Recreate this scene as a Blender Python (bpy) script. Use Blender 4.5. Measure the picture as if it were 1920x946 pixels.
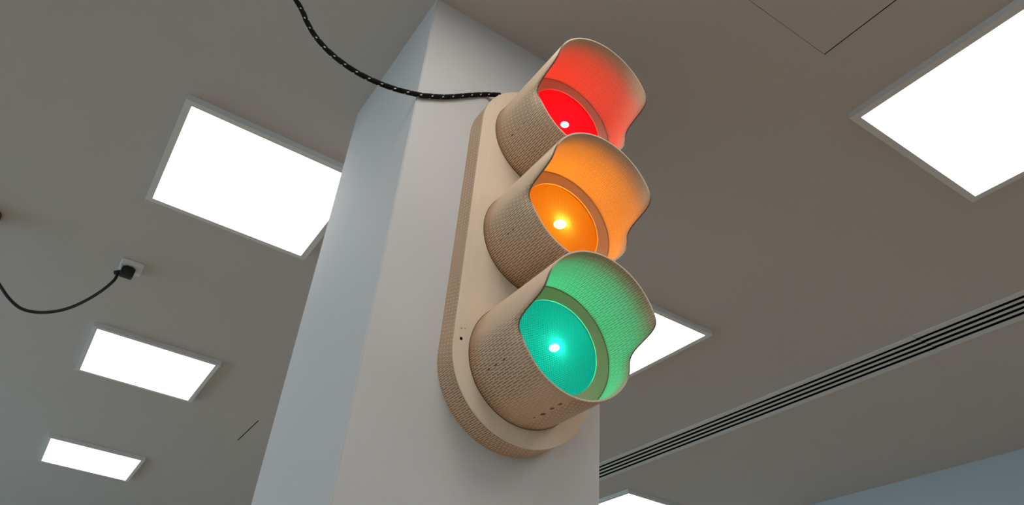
import bpy, bmesh, math, random
from mathutils import Vector, Euler, Matrix
random.seed(4)
for o in list(bpy.data.objects): bpy.data.objects.remove(o)
SC = bpy.context.scene
COL = SC.collection
PI = math.pi

# ------------------------------------------------------------------ camera
S = 1.64                      # metres between the camera and the ceiling
EYE = Vector((0, 0, 1.36))    # camera position
CEIL = EYE.z + S
FPX = 1414.165
cam = bpy.data.cameras.new('camera'); cam.sensor_width = 36; cam.lens = 36 * FPX / 1920
cam.clip_start = .02
camo = bpy.data.objects.new('camera', cam); COL.objects.link(camo)
camo.location = EYE
camo.rotation_euler = Euler([math.radians(a) for a in (125.54332507, -4.23247096, -33.34933339)], 'XYZ')
SC.camera = camo
ROT = camo.rotation_euler.to_matrix()

# ------------------------------------------------------------------ world, exposure
w = bpy.data.worlds.new('world'); SC.world = w; w.use_nodes = True
bg = w.node_tree.nodes['Background']
bg.inputs[0].default_value = (.52, .79, 1.0, 1); bg.inputs[1].default_value = 3.6
vs = SC.view_settings
vs.view_transform = 'Standard'; vs.look = 'None'; vs.gamma = 1; vs.use_curve_mapping = False
vs.exposure = 0.25
PANEL_LIGHT = 5.2

# ------------------------------------------------------------------ helpers
def ray(x, y): return ROT @ Vector(((x - 960) / FPX, -(y - 473) / FPX, -1))
def on_plane(px, p0, n):
    d = ray(*px); k = (Vector(p0) - EYE).dot(Vector(n)) / d.dot(Vector(n)); return EYE + d * k
def at(X, Y, Z=1): return Vector((X * S, Y * S, EYE.z + Z * S))    # camera-to-ceiling units to metres

def obj(name, bm, mats, parent=None, smooth=False):
    me = bpy.data.meshes.new(name); bm.to_mesh(me); bm.free()
    for m in (mats if isinstance(mats, (list, tuple)) else [mats]): me.materials.append(m)
    if smooth:
        for p in me.polygons: p.use_smooth = True
    o = bpy.data.objects.new(name, me); COL.objects.link(o)
    if parent: o.parent = parent
    return o
def empty(name, loc, label, cat, group=None):
    o = bpy.data.objects.new(name, None); COL.objects.link(o); o.location = loc
    o.empty_display_size = .05
    return tag(o, label, cat, group)
def tag(o, label, cat, group=None):
    o['label'] = label; o['category'] = cat
    if group: o['group'] = group
    return o
def struct(o): o['kind'] = 'structure'; return o
def box(bm, x0, x1, y0, y1, z0, z1):
    vs_ = [bm.verts.new((x, y, z)) for z in (z0, z1) for y in (y0, y1) for x in (x0, x1)]
    for f in ((0, 2, 3, 1), (4, 5, 7, 6), (0, 1, 5, 4), (2, 6, 7, 3), (0, 4, 6, 2), (1, 3, 7, 5)):
        bm.faces.new([vs_[i] for i in f])
    return bm
def bevel(bm, w_, seg=2):
    bmesh.ops.bevel(bm, geom=list(bm.edges), offset=w_, segments=seg, affect='EDGES', profile=.5)
    return bm
def bx(*a, bev=0, seg=2):
    bm = box(bmesh.new(), *a)
    return bevel(bm, bev, seg) if bev else bm
def catmull(pts, n=12):
    P = [pts[0] * 2 - pts[1]] + list(pts) + [pts[-1] * 2 - pts[-2]]; out = []
    for i in range(1, len(P) - 2):
        a, b, c, d = P[i - 1:i + 3]
        for k in range(n):
            t = k / n
            out.append(.5 * ((2 * b) + (c - a) * t + (2 * a - 5 * b + 4 * c - d) * t * t + (3 * b - a - 3 * c + d) * t ** 3))
    return out + [pts[-1]]
def tube(pts, r, n=12, cap=True):
    bm = bmesh.new(); uv = bm.loops.layers.uv.new('UVMap'); rings = []; L = [0]
    t0 = (pts[1] - pts[0]).normalized()
    nrm = t0.orthogonal().normalized()
    for i, p in enumerate(pts):
        t = (pts[min(i + 1, len(pts) - 1)] - pts[max(i - 1, 0)]).normalized()
        nrm = (nrm - t * nrm.dot(t)).normalized(); b = t.cross(nrm)
        rings.append([bm.verts.new(p + (nrm * math.cos(2 * PI * k / n) + b * math.sin(2 * PI * k / n)) * r) for k in range(n)])
        if i: L.append(L[-1] + (p - pts[i - 1]).length)
    for i in range(len(pts) - 1):
        for k in range(n):
            k2 = (k + 1) % n
            f = bm.faces.new((rings[i][k], rings[i][k2], rings[i + 1][k2], rings[i + 1][k]))
            for l, (u, v) in zip(f.loops, ((k / n, L[i]), ((k + 1) / n, L[i]), ((k + 1) / n, L[i + 1]), (k / n, L[i + 1]))): l[uv].uv = (u, v)
    if cap: bm.faces.new(rings[0][::-1]); bm.faces.new(rings[-1])
    return bm
def lathe(prof, n=64, axis='-Y'):
    """revolve (radius, height) about an axis; height runs along -Y or -Z"""
    bm = bmesh.new(); rings = []
    for r, h in prof:
        ring = []
        for k in range(n if r > 1e-6 else 1):
            a = 2 * PI * k / n
            ring.append(bm.verts.new((r * math.sin(a), -h, r * math.cos(a)) if axis == '-Y' else (r * math.cos(a), r * math.sin(a), -h)))
        rings.append(ring)
    for A, B in zip(rings, rings[1:]):
        for k in range(n):
            k2 = (k + 1) % n
            q = [A[k % len(A)], A[k2 % len(A)], B[k2 % len(B)], B[k % len(B)]]
            q = list(dict.fromkeys(q))
            if len(q) > 2: bm.faces.new(q)
    bmesh.ops.recalc_face_normals(bm, faces=list(bm.faces))
    return bm

# ------------------------------------------------------------------ materials
class NT:
    def __init__(s, name):
        s.m = bpy.data.materials.new(name); s.m.use_nodes = True; s.t = s.m.node_tree
        s.p = s.t.nodes['Principled BSDF']; s.out = s.t.nodes['Material Output']
    def n(s, typ, **kw):
        x = s.t.nodes.new(typ)
        for k, v in kw.items(): setattr(x, k, v)
        return x
    def link(s, a, b): s.t.links.new(a, b)
    def math(s, op, a, b=None, c=None):
        x = s.n('ShaderNodeMath', operation=op)
        for i, v in enumerate((a, b, c)):
            if v is None: continue
            if isinstance(v, (int, float)): x.inputs[i].default_value = v
            else: s.link(v, x.inputs[i])
        return x.outputs[0]
    def mix(s, fac, a, b):
        x = s.n('ShaderNodeMix', data_type='RGBA')
        for i, v in ((0, fac), (6, a), (7, b)):
            if isinstance(v, (int, float)): x.inputs[i].default_value = v
            elif isinstance(v, tuple): x.inputs[i].default_value = (*v, 1)
            else: s.link(v, x.inputs[i])
        return x.outputs[2]
    def obj_co(s): return s.n('ShaderNodeTexCoord').outputs['Object']
    def noise(s, co, scale, detail=4, stretch=(1, 1, 1)):
        mp = s.n('ShaderNodeMapping'); mp.inputs['Scale'].default_value = stretch; s.link(co, mp.inputs[0])
        x = s.n('ShaderNodeTexNoise'); x.inputs['Scale'].default_value = scale; x.inputs['Detail'].default_value = detail
        s.link(mp.outputs[0], x.inputs[0]); return x.outputs[0]
    def bump(s, h, strength, dist=.001):
        b = s.n('ShaderNodeBump'); b.inputs['Strength'].default_value = strength; b.inputs['Distance'].default_value = dist
        s.link(h, b.inputs['Height']); s.link(b.outputs[0], s.p.inputs['Normal'])
def plain(name, c, rough=.6, var=.06, scale=6, bump=0, spec=.4, metal=0):
    t = NT(name); co = t.obj_co(); nz = t.noise(co, scale)
    t.link(t.mix(nz, tuple(v * (1 - var) for v in c), tuple(min(1, v * (1 + var)) for v in c)), t.p.inputs['Base Color'])
    t.p.inputs['Roughness'].default_value = rough; t.p.inputs['Specular IOR Level'].default_value = spec
    t.p.inputs['Metallic'].default_value = metal
    if bump: t.bump(t.noise(co, 180, 3), bump, .0006)
    return t.m
def emit(name, c, strength):
    t = NT(name); t.t.nodes.remove(t.p)
    e = t.n('ShaderNodeEmission'); e.inputs[0].default_value = (*c, 1); e.inputs[1].default_value = strength
    t.link(e.outputs[0], t.out.inputs[0]); return t.m

BIRCH_A, BIRCH_B, BURN = (.90, .73, .55), (.80, .63, .46), (.028, .015, .008)
def wood_color(t, along, tone=(1, 1, 1)):
    co = t.obj_co(); st = [9, 9, 9]; st['XYZ'.index(along)] = .8
    g = t.noise(co, 14, 6, tuple(st)); bl = t.noise(co, 5, 3)
    c = t.mix(g, BIRCH_B, BIRCH_A)
    c = t.mix(t.math('MULTIPLY', bl, .35), c, (.88, .73, .55))
    mu = t.n('ShaderNodeMix', data_type='RGBA', blend_type='MULTIPLY'); mu.inputs[0].default_value = 1; t.link(c, mu.inputs[6]); mu.inputs[7].default_value = (*tone, 1)
    return mu.outputs[2]
def birch(name, along='Z', tone=(1, 1, 1)):
    t = NT(name); t.link(wood_color(t, along, tone), t.p.inputs['Base Color'])
    t.p.inputs['Roughness'].default_value = .55; t.p.inputs['Specular IOR Level'].default_value = .3
    return t.m
def kerf(name, cols, period, bare=None, faint=None, spots=(), depth=1.0, width=.128, tone=(.90, .80, .73)):
    """birch plywood with rows of fine laser-cut slits; UV: u = turns or metres*, v = metres along the slit"""
    t = NT(name); c = wood_color(t, 'Y', tone)
    sp = t.n('ShaderNodeSeparateXYZ'); t.link(t.n('ShaderNodeTexCoord').outputs['UV'], sp.inputs[0]); u, v = sp.outputs[0], sp.outputs[1]
    cu = t.math('MULTIPLY', u, cols); ci = t.math('FLOOR', cu); fu = t.math('FRACT', cu)
    odd = t.math('MODULO', ci, 2); fv = t.math('FRACT', t.math('ADD', t.math('DIVIDE', v, period), t.math('MULTIPLY', odd, .5)))
    a = t.math('LESS_THAN', t.math('ABSOLUTE', t.math('SUBTRACT', fu, .5)), width)
    b = t.math('LESS_THAN', t.math('ABSOLUTE', t.math('SUBTRACT', fv, .5)), .405)
    m = t.math('MULTIPLY', a, b)
    jit = t.n('ShaderNodeTexWhiteNoise', noise_dimensions='1D'); t.link(ci, jit.inputs['W'])
    m = t.math('MULTIPLY', m, t.math('ADD', t.math('MULTIPLY', jit.outputs[0], .18), .85))
    fade = t.noise(t.obj_co(), 9, 2)
    fr = t.n('ShaderNodeMapRange'); fr.inputs[1].default_value = .34; fr.inputs[2].default_value = .5; fr.inputs[3].default_value = .72; t.link(fade, fr.inputs[0])
    m = t.math('MULTIPLY', t.math('MULTIPLY', m, fr.outputs[0]), depth)
    def band(c0, half, soft):
        r_ = t.n('ShaderNodeMapRange', interpolation_type='SMOOTHSTEP'); r_.inputs[1].default_value = half - soft; r_.inputs[2].default_value = half + soft
        t.link(t.math('ABSOLUTE', t.math('SUBTRACT', u, c0)), r_.inputs[0]); return r_.outputs[0]
    if bare: m = t.math('MULTIPLY', m, band(*bare))
    if faint: m = t.math('MULTIPLY', m, t.math('ADD', t.math('MULTIPLY', band(*faint), .7), .3))
    dirt = None
    for (su, sv, ru, rv) in spots:
        du = t.math('DIVIDE', t.math('SUBTRACT', u, su), ru); dv = t.math('DIVIDE', t.math('SUBTRACT', v, sv), rv)
        d = t.math('ADD', t.math('MULTIPLY', du, du), t.math('MULTIPLY', dv, dv))
        k = t.math('LESS_THAN', t.math('ADD', d, t.math('MULTIPLY', t.noise(t.obj_co(), 420, 2), 1.6)), 1.35)
        dirt = k if dirt is None else t.math('MAXIMUM', dirt, k)
    if dirt is not None: m = t.math('MAXIMUM', m, t.math('MULTIPLY', dirt, .8))
    t.link(t.mix(m, c, BURN), t.p.inputs['Base Color'])
    t.bump(t.math('SUBTRACT', 1, m), .5, .0012)
    t.p.inputs['Roughness'].default_value = .6; t.p.inputs['Specular IOR Level'].default_value = .25
    return t.m

M_ceiling = plain('ceiling_paint', (.58, .55, .52), .85, .025, 1.2, .12, .2)
M_wall = plain('wall_paint', (.52, .59, .62), .8, .02, 1.5, .15, .25)
M_column = plain('column_paint', (.67, .65, .63), .75, .02, 2.2, .2, .3)
M_floor = plain('floor_carpet', (.64, .485, .35), .95, .12, 9, .3, .1)
M_frame = plain('panel_frame_metal', (.74, .74, .73), .45, .03, 4)
M_grille = plain('grille_metal', (.70, .70, .675), .5, .04, 3)
M_black = plain('duct_black', (.004, .004, .004), .9, .1, 5, 0, .05)
M_void = plain('hatch_void', (.02, .02, .02), .9, .1, 5, 0, .1)
M_plastic = plain('white_plastic', (.80, .79, .76), .35, .02, 8)
M_plug = plain('black_rubber', (.008, .008, .008), .5, .2, 30)
M_dark = plain('dark_plastic', (.05, .055, .05), .5, .15, 12)
M_steel = plain('hook_steel', (.45, .45, .45), .35, .05, 20, 0, .5, 1)
M_burn = plain('burnt_edge', (.10, .065, .045), .8, .3, 60)
M_panel = emit('led_diffuser', (1, .985, .955), PANEL_LIGHT)
M_reflector = plain('lamp_housing_grey', (.07, .07, .07), .5, .03, 10)
M_birch = birch('birch_face', 'Z')
M_ring_shade = birch('birch_ring', 'Z', (.72, .66, .58))  # birch darkened in colour: shade of a face turned from the lens
def rim_mat():
    t = NT('birch_rim'); c = wood_color(t, 'Y')
    sp = t.n('ShaderNodeSeparateXYZ'); t.link(t.n('ShaderNodeTexCoord').outputs['UV'], sp.inputs[0]); u = sp.outputs[0]
    tick = t.math('LESS_THAN', t.math('FRACT', t.math('MULTIPLY', u, 178)), .25)
    d = t.math('ABSOLUTE', t.math('SUBTRACT', t.math('ABSOLUTE', t.math('SUBTRACT', u, .5)), .25))    # burnt along both curved sides
    r_ = t.n('ShaderNodeMapRange', interpolation_type='SMOOTHSTEP'); r_.inputs[1].default_value = .085; r_.inputs[2].default_value = .045; t.link(d, r_.inputs[0])
    m = t.math('MAXIMUM', t.math('MULTIPLY', tick, .32), t.math('MULTIPLY', r_.outputs[0], .8))
    t.link(t.mix(m, c, BURN), t.p.inputs['Base Color']); t.p.inputs['Roughness'].default_value = .7
    return t.m
M_rim = rim_mat()

def cord_mat():
    t = NT('braided_cord')
    sp = t.n('ShaderNodeSeparateXYZ'); t.link(t.n('ShaderNodeTexCoord').outputs['UV'], sp.inputs[0]); u, v = sp.outputs[0], sp.outputs[1]
    ph = t.math('FRACT', t.math('ADD', t.math('DIVIDE', v, .030), u))
    a = t.math('LESS_THAN', t.math('ABSOLUTE', t.math('SUBTRACT', ph, .5)), .07)
    b = t.math('LESS_THAN', t.math('ABSOLUTE', t.math('SUBTRACT', t.math('FRACT', t.math('MULTIPLY', u, 5)), .5)), .18)
    m = t.math('MULTIPLY', a, b)
    t.link(t.mix(m, (.006, .006, .006), (.75, .74, .70)), t.p.inputs['Base Color'])
    wv = t.math('SINE', t.math('ADD', t.math('MULTIPLY', v, 2200), t.math('MULTIPLY', u, 25.13)))
    t.bump(wv, .3, .0006); t.p.inputs['Roughness'].default_value = .75; t.p.inputs['Specular IOR Level'].default_value = .15
    return t.m
M_cord = cord_mat()

def lens_mat(name, glow, strength, tint, diff, haze, pattern):
    """coloured prismatic lens of a lit lamp: glows, and lets the bulb behind show through"""
    t = NT(name); t.t.nodes.remove(t.p)
    sp = t.n('ShaderNodeSeparateXYZ'); t.link(t.obj_co(), sp.inputs[0]); x, y, z = sp.outputs
    if pattern:
        hx = t.math('SINE', t.math('MULTIPLY', x, 2 * PI / .0039)); hz = t.math('SINE', t.math('MULTIPLY', t.math('ADD', z, t.math('MULTIPLY', t.math('MULTIPLY', x, x), 1.5)), 2 * PI / .0036))
        h = t.math('ADD', t.math('MULTIPLY', hx, .35), t.math('MULTIPLY', hz, .65))
        g = t.math('ADD', t.math('MULTIPLY', h, .45 * pattern), 1.0)
    else:
        g = t.math('ADD', t.math('MULTIPLY', x, 0), 1.0); h = None
    e = t.n('ShaderNodeEmission'); e.inputs[0].default_value = (*glow, 1)
    t.link(t.math('MULTIPLY', g, strength), e.inputs[1])
    tp = t.n('ShaderNodeBsdfTransparent'); tp.inputs[0].default_value = (*tint, 1)
    if pattern:
        tc = t.n('ShaderNodeMix', data_type='RGBA'); t.link(t.math('MULTIPLY', t.math('ADD', h, 1.0), .5), tc.inputs[0])
        tc.inputs[6].default_value = (*[v * .35 for v in tint], 1); tc.inputs[7].default_value = (*tint, 1); t.link(tc.outputs[2], tp.inputs[0])
    tr = t.n('ShaderNodeBsdfTranslucent'); tr.inputs[0].default_value = (*diff, 1)
    gl = t.n('ShaderNodeBsdfGlossy'); gl.inputs[0].default_value = (1, 1, 1, 1); gl.inputs['Roughness'].default_value = .12
    if h is not None:
        b = t.n('ShaderNodeBump'); b.inputs['Strength'].default_value = .5; b.inputs['Distance'].default_value = .0008; t.link(h, b.inputs['Height'])
        dm = t.n('ShaderNodeMix', data_type='RGBA'); t.link(t.math('MULTIPLY', t.math('ADD', h, 1.0), .5), dm.inputs[0])
        dm.inputs[6].default_value = (*[v * .3 for v in diff], 1); dm.inputs[7].default_value = (*diff, 1); t.link(dm.outputs[2], tr.inputs[0])
        t.link(b.outputs[0], gl.inputs['Normal']); t.link(b.outputs[0], tr.inputs['Normal'])
    m1 = t.n('ShaderNodeMixShader'); m1.inputs[0].default_value = haze; t.link(tp.outputs[0], m1.inputs[1]); t.link(tr.outputs[0], m1.inputs[2])
    m2 = t.n('ShaderNodeMixShader'); m2.inputs[0].default_value = .03; t.link(m1.outputs[0], m2.inputs[1]); t.link(gl.outputs[0], m2.inputs[2])
    ad = t.n('ShaderNodeAddShader'); t.link(m2.outputs[0], ad.inputs[0]); t.link(e.outputs[0], ad.inputs[1])
    t.link(ad.outputs[0], t.out.inputs[0]); return t.m

# ------------------------------------------------------------------ the room
X0, X1, Y0r, Y1r = -4.2, 2.56 * S, -4.6, 8.9        # inner faces of the walls
GR_X0, GR_X1 = 1.687 * S, 1.806 * S
GR_JOINT = .872 * S
hatches = [(.802 * S - .41, .802 * S, .4345 * S - .41, .4345 * S), (.573 * S - .41, .573 * S, 2.641 * S, 2.641 * S + .41)]
def ceiling_mesh(holes):
    xs = sorted({X0 - .2, X1 + .2, *[h[i] for h in holes for i in (0, 1)]}); ys = sorted({Y0r - .2, Y1r + .2, *[h[i] for h in holes for i in (2, 3)]})
    bm = bmesh.new(); V = {}
    def v(i, j):
        if (i, j) not in V: V[i, j] = bm.verts.new((xs[i], ys[j], CEIL))
        return V[i, j]
    for i in range(len(xs) - 1):
        for j in range(len(ys) - 1):
            cx, cy = (xs[i] + xs[i + 1]) / 2, (ys[j] + ys[j + 1]) / 2
            if any(h[0] < cx < h[1] and h[2] < cy < h[3] for h in holes): continue
            bm.faces.new((v(i, j), v(i, j + 1), v(i + 1, j + 1), v(i + 1, j)))
    return bm
g_in = .012
struct(obj('ceiling', ceiling_mesh(hatches + [(GR_X0 + g_in, GR_X1 - g_in, -2.0, 8.2)]), M_ceiling))
struct(obj('floor', bx(X0 - .2, X1 + .2, Y0r - .2, Y1r + .2, -.12, 0), M_floor))
struct(obj('wall_right', bx(X1, X1 + .15, Y0r - .2, Y1r + .2, 0, CEIL), M_wall))
wins = [(3.0, 4.7), (5.0, 6.7), (7.0, 8.7)]
WZ0, WZ1 = .9, 2.75
bm = bmesh.new(); ycur = Y0r
for a, b in sorted(wins):
    box(bm, X0 - .15, X0, ycur, a, 0, CEIL); box(bm, X0 - .15, X0, a, b, 0, WZ0); box(bm, X0 - .15, X0, a, b, WZ1, CEIL); ycur = b
box(bm, X0 - .15, X0, ycur, Y1r, 0, CEIL)
struct(obj('wall_left', bm, M_wall))
added_wins = [('wall_back', Y0r - .15, [(-3.3, -1.5)]), ('wall_far', Y1r, [(-4.0, -2.6)])]  # unseen windows added for light: back one as frontal fill, far one for ceiling
for nm, yw, bw in added_wins:
    bm = bmesh.new(); xcur = X0 - .15
    for a, b in bw:
        box(bm, xcur, a, yw, yw + .15, 0, CEIL); box(bm, a, b, yw, yw + .15, 0, WZ0); box(bm, a, b, yw, yw + .15, WZ1, CEIL); xcur = b
    box(bm, xcur, X1, yw, yw + .15, 0, CEIL)
    struct(obj(nm, bm, M_wall))
tg = NT('window_glass'); tg.t.nodes.remove(tg.p)
a = tg.n('ShaderNodeBsdfTransparent'); b = tg.n('ShaderNodeBsdfGlossy'); b.inputs['Roughness'].default_value = .02
mx = tg.n('ShaderNodeMixShader'); mx.inputs[0].default_value = .06; tg.link(a.outputs[0], mx.inputs[1]); tg.link(b.outputs[0], mx.inputs[2]); tg.link(mx.outputs[0], tg.out.inputs[0])
for i, (a_, b_) in enumerate(wins):
    bm = bmesh.new(); f = .05
    box(bm, X0 - .11, X0 - .05, a_, b_, WZ0, WZ0 + f); box(bm, X0 - .11, X0 - .05, a_, b_, WZ1 - f, WZ1)
    for yy in (a_, (a_ + b_) / 2 - f / 2, b_ - f): box(bm, X0 - .11, X0 - .05, yy, yy + f, WZ0 + f, WZ1 - f)
    wo = struct(obj('window_%d' % (i + 1), bm, M_frame))
    for (p0, p1) in ((a_ + f, (a_ + b_) / 2 - f / 2), ((a_ + b_) / 2 + f / 2, b_ - f)):
        obj('pane', bx(X0 - .083, X0 - .077, p0, p1, WZ0 + f, WZ1 - f), tg.m, wo)

for i, (a_, b_, yw) in enumerate([(a, b, yw) for _, yw, bw in added_wins for a, b in bw]):
    bm = bmesh.new(); f = .05; ya_, yb_ = yw + .04, yw + .10
    box(bm, a_, b_, ya_, yb_, WZ0, WZ0 + f); box(bm, a_, b_, ya_, yb_, WZ1 - f, WZ1)
    for xx in (a_, (a_ + b_) / 2 - f / 2, b_ - f): box(bm, xx, xx + f, ya_, yb_, WZ0 + f, WZ1 - f)
    wo = struct(obj('window_%d' % (i + 4), bm, M_frame))  # out of view, added for its daylight
    for (p0, p1) in ((a_ + f, (a_ + b_) / 2 - f / 2), ((a_ + b_) / 2 + f / 2, b_ - f)):
        obj('pane', bx(p0, p1, yw + .067, yw + .073, WZ0 + f, WZ1 - f), tg.m, wo)

# square column
CX0, CX1, CY0, CY1 = .2425 * S, .572 * S, .716 * S, 1.027 * S
bm = bx(CX0, CX1, CY0, CY1, 0, CEIL)
bmesh.ops.bevel(bm, geom=[e for e in bm.edges if abs(e.verts[0].co.z - e.verts[1].co.z) > 1], offset=.002, segments=2, affect='EDGES')
col = obj('column', bm, M_column); struct(col); col['label'] = 'square white painted column rising to the ceiling'

# ------------------------------------------------------------------ ceiling light panels
PO, PI_ = .600, .556            # frame outer size, lit size
def panel_meshes():
    h = PO / 2; k = PI_ / 2; me = []
    for s in range(4):
        bm = bmesh.new(); z0, z1 = -.022, 0
        P = [(-h, -h), (h, -h), (k, -k), (-k, -k)]
        vb = [bm.verts.new((x, y, z0)) for i, (x, y) in enumerate(P)]
        vt = [bm.verts.new((x, y, z1)) for x, y in P]
        bm.faces.new(vb[::-1]); bm.faces.new(vt)
        for i in range(4): bm.faces.new((vb[i], vb[(i + 1) % 4], vt[(i + 1) % 4], vt[i]))
        bmesh.ops.recalc_face_normals(bm, faces=list(bm.faces))
        bmesh.ops.rotate(bm, verts=bm.verts, cent=(0, 0, 0), matrix=Matrix.Rotation(s * PI / 2, 3, 'Z'))
        m = bpy.data.meshes.new('frame_bar'); bm.to_mesh(m); bm.free(); m.materials.append(M_frame); me.append(m)
    m = bpy.data.meshes.new('diffuser'); b = bx(-k, k, -k, k, -.020, -.012); b.to_mesh(m); b.free(); m.materials.append(M_panel)
    return me, m
FR, DIF = panel_meshes()
def light_panel(cx, cy, label, group):
    e = empty('light_panel', (cx, cy, CEIL), label, 'light panel', group)
    for m in FR:
        o = bpy.data.objects.new('frame_bar', m); COL.objects.link(o); o.parent = e
    o = bpy.data.objects.new('diffuser', DIF); COL.objects.link(o); o.parent = e
ax, bx_, cx_ = .150 * S, 1.1195 * S, 2.127 * S
ya, yb, yc, yd = 1.356 * S, 2.438 * S, 3.558 * S, .3095 * S
G = 'square ceiling light panels'
light_panel(ax, ya, 'lit square ceiling panel partly hidden behind the bare side of the column', G)
light_panel(ax, yb, 'lit square ceiling panel next to the ceiling socket, middle of its row', G)
light_panel(ax, yc, 'lit square ceiling panel at the far end of the row past the socket', G)
light_panel(bx_, yd, 'large lit square ceiling panel beside the access hatch', G)
light_panel(bx_, ya, 'lit square ceiling panel peeking out behind the green lamp hood', G)
light_panel(cx_, yb, 'lit square ceiling panel between the slot grille and the wall', G)
for x, y in ((ax, yd), (ax, -.74 * S), (bx_, -.74 * S), (ax, -1.79 * S), (bx_, -1.79 * S), (-.82 * S, yd), (-.82 * S, -.74 * S), (cx_, -1.79 * S), (bx_, 4.64 * S)):
    light_panel(x, y, 'lit square ceiling panel elsewhere in the room, away from column and grille', 'further ceiling light panels')

# ------------------------------------------------------------------ slot grille
def grille(y0, y1, label, dx=0):
    W = GR_X1 - GR_X0; e = empty('slot_grille', (GR_X0 + dx, y0, CEIL), label, 'air grille', 'linear slot grilles'); L = y1 - y0
    fl = .036; slot = .0215; bar = (W - 2 * fl + .010 - 4 * slot) / 3
    obj('flange', bx(0, fl - .005, 0, L, -.005, 0, bev=.0012, seg=1), M_grille, e)
    obj('flange', bx(W - fl + .005, W, 0, L, -.005, 0, bev=.0012, seg=1), M_grille, e)
    x = fl - .005
    for i in range(3):
        x += slot; obj('bar', bx(x, x + bar, 0, L, -.003, -.0005, bev=.0006, seg=1), M_grille, e); x += bar
    b = bmesh.new(); a0, a1 = g_in + .002, W - g_in - .002
    box(b, a0, a1, 0, L, .20, .21); box(b, a0 - .001, a0, 0, L, 0, .2); box(b, a1, a1 + .001, 0, L, 0, .2)
    box(b, a0, a1, -.001 if y0 < 0 else 0, 0, 0, .2); box(b, a0, a1, L - .001, L, 0, .2)
    obj('plenum', b, M_black, e)
grille(GR_JOINT + .0015, 8.22, 'long white four-slot air grille section reaching from the joint towards the column')
grille(-2.02, GR_JOINT - .0015, 'white four-slot air grille section nearer the large light panel', -.003)

# ------------------------------------------------------------------ access hatches
for (x0, x1, y0, y1), wide, lab in zip(hatches, (.003, .006), ('flush square ceiling access hatch beside the large light panel', 'flush ceiling access hatch beside the column edge, only a dark slit showing')):
    cx, cy = (x0 + x1) / 2, (y0 + y1) / 2; h = (x1 - x0) / 2
    e = empty('access_hatch', (cx, cy, CEIL), lab, 'hatch', 'ceiling access hatches')
    # one long gap is wide enough to see into, the others are tight
    obj('lid', bx(-h + .0006, h - wide, -h + .0006, h - .0009, .0, .018), M_ceiling, e)
    b = bmesh.new()
    box(b, -h, h, -h, h, .06, .065)
    for s in (-1, 1):
        box(b, s * (h + .004) - .004, s * (h + .004) + .004, -h - .008, h + .008, 0.0005, .06); box(b, -h, h, s * (h + .004) - .004, s * (h + .004) + .004, 0.0005, .06)
    obj('frame', b, M_void, e)

# ------------------------------------------------------------------ dark ceiling fitting
c = on_plane((-42, 404), (0, 0, CEIL - .03), (0, 0, 1))
e = empty('smoke_detector', (c.x, c.y, CEIL), 'dark round ceiling fitting near the loop of the hanging cable', 'ceiling fitting')
obj('base', lathe([(0, 0), (.07, 0), (.07, .018), (.0, .018)], 40, '-Z'), M_dark, e, True)
obj('dome', lathe([(.060, .018), (.062, .03), (.055, .05), (.035, .062), (0, .066)], 40, '-Z'), M_dark, e, True)

# ------------------------------------------------------------------ traffic light
XC = .430 * S; YF = CY0; T = .036 * S; R = .0985 * S; r = .0772 * S
ZL = [EYE.z + z * S for z in (.410, .5865, .763)]        # green, amber, red
zb, zt = ZL[0] - .001 * S, ZL[2] - .001 * S
TL = empty('traffic_light', (XC, YF, zb), 'birch plywood traffic light with lit red, amber and green lamps on the column', 'traffic light')
def stadium(Rr, n=48):
    P = []
    for k in range(n + 1): a = PI / 2 - PI * k / n + 0; P.append((Rr * math.sin(a + PI / 2 - PI / 2), 0, 0))
    P = []
    for k in range(n + 1): a = -PI / 2 + PI * k / n; P.append((Rr * math.sin(a), (zt - zb) + Rr * math.cos(a)))
    for k in range(n + 1): a = PI / 2 + PI * k / n; P.append((Rr * math.sin(a), Rr * math.cos(a)))
    return P
def plate_mesh(Rr, y0, y1):
    bm = bmesh.new(); P = stadium(Rr)
    A = [bm.verts.new((x, y0, z)) for x, z in P]; B = [bm.verts.new((x, y1, z)) for x, z in P]; n = len(P)
    bm.faces.new(A); bm.faces.new(B[::-1])
    for i in range(n): bm.faces.new((A[i], B[i], B[(i + 1) % n], A[(i + 1) % n]))
    bmesh.ops.recalc_face_normals(bm, faces=list(bm.faces)); return bm
# front panel and burnt joint line, then the slit-cut band round the side
obj('back_plate', plate_mesh(R, -T + .0, -T + .0035), M_birch, TL)
obj('joint_line', plate_mesh(R - .0008, -T + .0035, -T + .0050), M_burn, TL)
bm = bmesh.new(); uv = bm.loops.layers.uv.new('UVMap'); P = stadium(R, 64); n = len(P); Ls = [0]
y_a, y_b = -T + .005, -.0005
for i in range(n): Ls.append(Ls[-1] + math.dist(P[i], P[(i + 1) % n]))
A = [bm.verts.new((x, y_a, z)) for x, z in P]; B = [bm.verts.new((x, y_b, z)) for x, z in P]
Pi = stadium(R - .004, 64); C = [bm.verts.new((x, y_b, z)) for x, z in Pi]; D = [bm.verts.new((x, y_a, z)) for x, z in Pi]
for i in range(n):
    j = (i + 1) % n
    for q0, q1, va, vb in ((A, B, y_a, y_b), (B, C, y_b, y_b + .004), (C, D, y_b, y_a), (D, A, y_a, y_a)):
        f = bm.faces.new((q0[i], q1[i], q1[j], q0[j]))
        for l, (uu, vv) in zip(f.loops, ((Ls[i], va), (Ls[i], vb), (Ls[i + 1], vb), (Ls[i + 1], va))): l[uv].uv = (uu, -vv)
bmesh.ops.recalc_face_normals(bm, faces=list(bm.faces))
obj('side_band', bm, kerf('birch_side_slits', 1 / .0042, .0255), TL)
hole = on_plane((864.5, 634), (0, YF - T, 0), (0, 1, 0)) - TL.location
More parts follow.
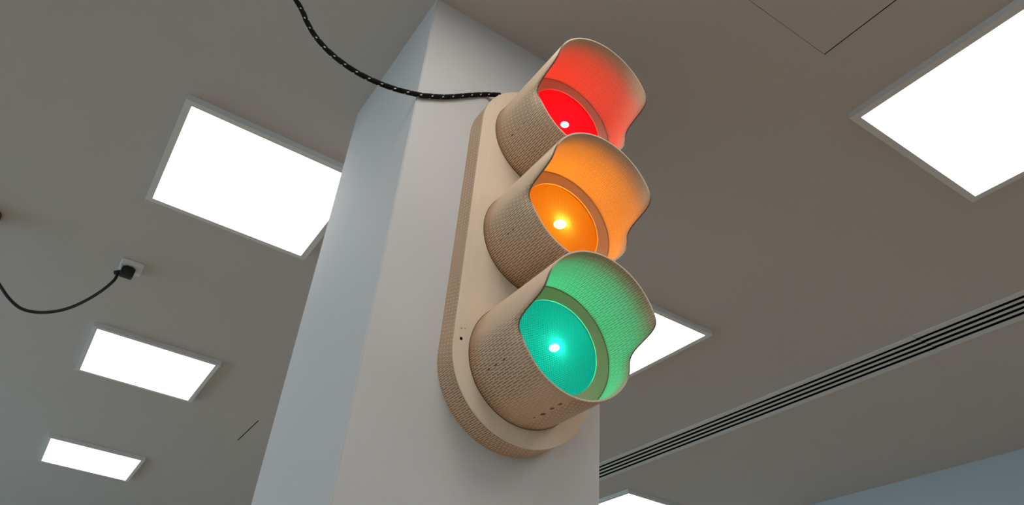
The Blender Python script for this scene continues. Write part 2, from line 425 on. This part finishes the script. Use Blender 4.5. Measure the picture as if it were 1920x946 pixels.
o = obj('screw_hole', lathe([(0, .0004), (.0032, .0004), (.0032, -.0004)], 16), M_black, TL); o.location = hole
scuff = on_plane((867, 615), (0, YF - T, 0), (0, 1, 0)) - TL.location
bm = bmesh.new()
for k in range(6):
    a = random.uniform(-.005, .005); b = random.uniform(-.002, .002); box(bm, a, a + random.uniform(.001, .004), -.0004, .0002, b, b + .0009)
o = obj('scuff_mark', bm, M_burn, TL); o.location = scuff

TH = .0032
def hood_len(deg):
    a = abs((deg + 4.5 + 180) % 360 - 180)      # the sheet's two S-shaped edges sit a little off level
    s = 1 / (1 + math.exp((a - 87.5) / 2.7))
    return (.1025 + .0455 * s + .0015 * math.exp(-(a / 60) ** 2) - .004 * math.exp(-((a - 99) / 11) ** 2)) * S
def hood_mesh():
    bm = bmesh.new(); uv = bm.loops.layers.uv.new('UVMap'); N, K = 480, 5; grid = {}
    for k in range(N):
        a = 2 * PI * k / N - PI; L = hood_len(math.degrees(a))
        for j in range(K + 1):
            for w_, rr in ((0, r), (1, r - TH)):
                grid[k, j, w_] = bm.verts.new((rr * math.sin(a), -L * j / K, rr * math.cos(a)))
    def face(ids, mat):
        f = bm.faces.new([grid[i[0] % N, i[1], i[2]] for i in ids]); f.material_index = mat; f.smooth = mat != 1
        for l, i in zip(f.loops, ids):
            L = hood_len(360 * (i[0] % N) / N - 180); l[uv].uv = (i[0] / N, L * i[1] / K)
    for k in range(N):
        for j in range(K):
            face(((k, j, 0), (k + 1, j, 0), (k + 1, j + 1, 0), (k, j + 1, 0)), 0)
            face(((k, j, 1), (k, j + 1, 1), (k + 1, j + 1, 1), (k + 1, j, 1)), 2)
        face(((k, K, 0), (k + 1, K, 0), (k + 1, K, 1), (k, K, 1)), 1)
        face(((k, 0, 0), (k, 0, 1), (k + 1, 0, 1), (k + 1, 0, 0)), 1)
    bmesh.ops.recalc_face_normals(bm, faces=list(bm.faces))
    return bm
RL = .0575 * S; DR = .063 * S
def u_of(deg): return (deg + 180) / 360
lamps = [('green', (0, .62, .40), .22, (.006, .66, .46), (.02, .9, .75), .016, .0085, 540, 1.0),
         ('amber', (1.0, .11, .001), .45, (.62, .25, .006), (1, .50, .04), .026, .0115, 360, 1.0),
         ('red', (1.0, .001, .008), .75, (.60, .010, .012), (1, .0, .01), .010, .0085, 330, 0)]
marks = lambda deg, vs_, ru, rv: [(u_of(deg), v, ru, rv) for v in vs_]
sp_green = marks(-120.7, (.051, .0755, .102), .0042, .0042) + marks(-177, (.054,), .0036, .0045) + marks(-178, (.077,), .007, .0075) + marks(-177, (.108, .131), .0045, .008)
sp_amber = marks(-120.5, (.048, .075, .092), .0032, .0034)
sp_red = marks(-120.3, (.051,), .0040, .0040) + marks(-120.7, (.0745,), .0030, .0026) + marks(-120.2, (.098,), .0030, .0022)
for (name, glow, st, tint, diff, haze, br, bl, pat), z, sp_, bare, faint in zip(lamps, ZL, (sp_green, sp_amber, sp_red),
        ((u_of(-62), .085, .02), (u_of(-63), .085, .015), (u_of(-64), .08, .015)), ((u_of(-170), .055, .03), None, None)):
    off = Vector((0, -T, z - zb))
    o = obj('hood', hood_mesh(), [kerf('birch_slits_' + name, 178, .0255, bare, faint, sp_), M_rim, kerf('birch_slits_inside_' + name, 178, .0255, bare, None, (), .75 if name == 'green' else .32, .10, (.70, .64, .56))], TL)  # inner birch toned down in colour, standing in for dimmer ambient light inside
    o.location = off; o['label'] = 'slit-cut birch hood round the %s lamp' % name
    o = obj('base_seam', lathe([(r + .0009, -.0002), (r + .0009, .0007), (r - .001, .0007)], 96), M_burn, TL); o.location = off
    ro = r - TH - .0011
    o = obj('lens_ring', lathe([(RL, DR - .003), (RL, DR), (ro, DR), (ro, DR - .003), (RL, DR - .003)], 96), M_ring_shade, TL); o.location = off
    o['label'] = 'flat birch ring round the %s lens' % name
    prof = []
    for k in range(17):
        a = k / 16; rr = (RL + .0025) * math.sin(a * PI / 2) if k < 16 else RL + .0025
        prof.append((rr, .010 * math.cos(a * PI / 2)))
    lo = obj('lens', lathe(prof, 96), lens_mat('lens_' + name, glow, st, tint, diff, haze, pat), TL, True)
    lo.location = off + Vector((0, -(DR - .007), 0)); lo['label'] = 'domed glowing %s lens' % name
    o = obj('lamp_housing', lathe([(RL + .004, DR - .009), (RL * .8, .045), (RL * .35, .016), (0, .012)], 64), M_reflector, TL, True); o.location = off
    bm = bmesh.new(); bmesh.ops.create_icosphere(bm, subdivisions=3, radius=br)
    o = obj('bulb', bm, emit('bulb_' + name, (1, .93, .82), bl), TL, True); o.location = off + Vector((0, -.0585 * S, 0)); o.scale = (1.35, .8, .85); o.rotation_euler = (0, -.5, 0)

# ------------------------------------------------------------------ socket, plug and cable
so = on_plane((246, 501), (0, 0, CEIL - .008), (0, 0, 1))
e = empty('power_socket', (so.x, so.y, CEIL), 'white power socket on the ceiling with a black plug in it', 'socket')
obj('back_box', bx(-.044, .044, -.047, .047, -.010, 0, bev=.002), M_plastic, e)
obj('face_plate', bx(-.041, .041, -.044, .044, -.014, -.010, bev=.002), M_plastic, e)
RC = .0060
hookA = Vector((-.045 * S, .765 * S, CEIL)); hookB = Vector((-.60 * S, 1.08 * S, CEIL)); hookC = Vector((-.39 * S, so.y / S * S, CEIL))
yc0 = CY0 - RC - .0005; xc0 = CX0 - RC - .0005
face_pts = [on_plane(p, (0, yc0, 0), (0, 1, 0)) for p in ((806, 180), (830, 181.5), (856, 180.5), (884, 178), (912, 177))]
endp = on_plane((938, 178), (0, YF - T * .55, 0), (0, 1, 0))
corner = on_plane((785, 177.5), (0, yc0, 0), (0, 1, 0))
dirv = (corner - hookA); nrm = Vector((dirv.y, -dirv.x, 0))
free = [on_plane(p, corner, nrm) for p in ((555, 0), (575, 40), (590, 66), (612, 92), (640, 116), (670, 136), (702, 152), (742, 167))]
plug = Vector((so.x - .006, so.y + .004, CEIL - .034))
far = [on_plane(p, (0, so.y, 0), (0, 1, 0)) for p in ((212, 527), (180, 552), (140, 573), (105, 583), (70, 585), (40, 578), (18, 560), (0, 535), (-20, 503), (-45, 460))]
below = Vector((0, 0, -.016))
mid = lambda a, b, d, t=.5: a.lerp(b, t) + below + Vector((0, 0, -d))
path = [endp] + face_pts[::-1] + [corner] + free[::-1] + [hookA + below, mid(hookA, hookB, .05), hookB + below]
lead = [hookB + below, mid(hookB, hookC, .05), hookC + below] + far[::-1] + [plug + Vector((-.030, .012, -.004))]
kc = empty('power_cable', (plug.x, plug.y, plug.z), 'black braided cable with white flecks running from ceiling socket to traffic light', 'cable')
org = Vector(kc.location)
obj('cord', tube([p - org for p in catmull(path, 10)], RC, 14), M_cord, kc, True)
obj('plug_lead', tube([p - org for p in catmull(lead, 10)], RC, 14), M_plug, kc, True)['label'] = 'plain black lead at the plug end'
bm = bx(-.026, .026, -.022, .022, -.020, .0185, bev=.008, seg=3)
obj('plug', bm, M_plug, kc, True)
bm = bx(-.016, .016, -.029, .029, -.011, .0185, bev=.006, seg=3)
obj('plug_grip', bm, M_plug, kc, True)
obj('strain_relief', tube([Vector((-.018, .006, -.002)), Vector((-.030, .012, -.004)), Vector((-.044, .018, -.011))], .0085, 14), M_plug, kc, True)
for h, lab in ((hookA, 'small steel ceiling hook holding the cable nearest the column'), (hookB, 'small steel ceiling hook where braided cable meets plain lead'), (hookC, 'small steel ceiling hook holding the plain lead beside the dark fitting')):
    e = empty('cable_hook', h, lab, 'hook', 'cable hooks')
    obj('hook_plate', lathe([(0, 0), (.011, 0), (.011, .002), (0, .002)], 20, '-Z'), M_steel, e)
    pts = [Vector((0, 0, 0)), Vector((0, 0, -.006)), Vector((.009, .0, -.012)), Vector((.0085, 0, -.020)), Vector((0, 0, -.0245)), Vector((-.0085, 0, -.021))]
    obj('hook_wire', tube(catmull(pts, 6), .0016, 8), M_steel, e, True)
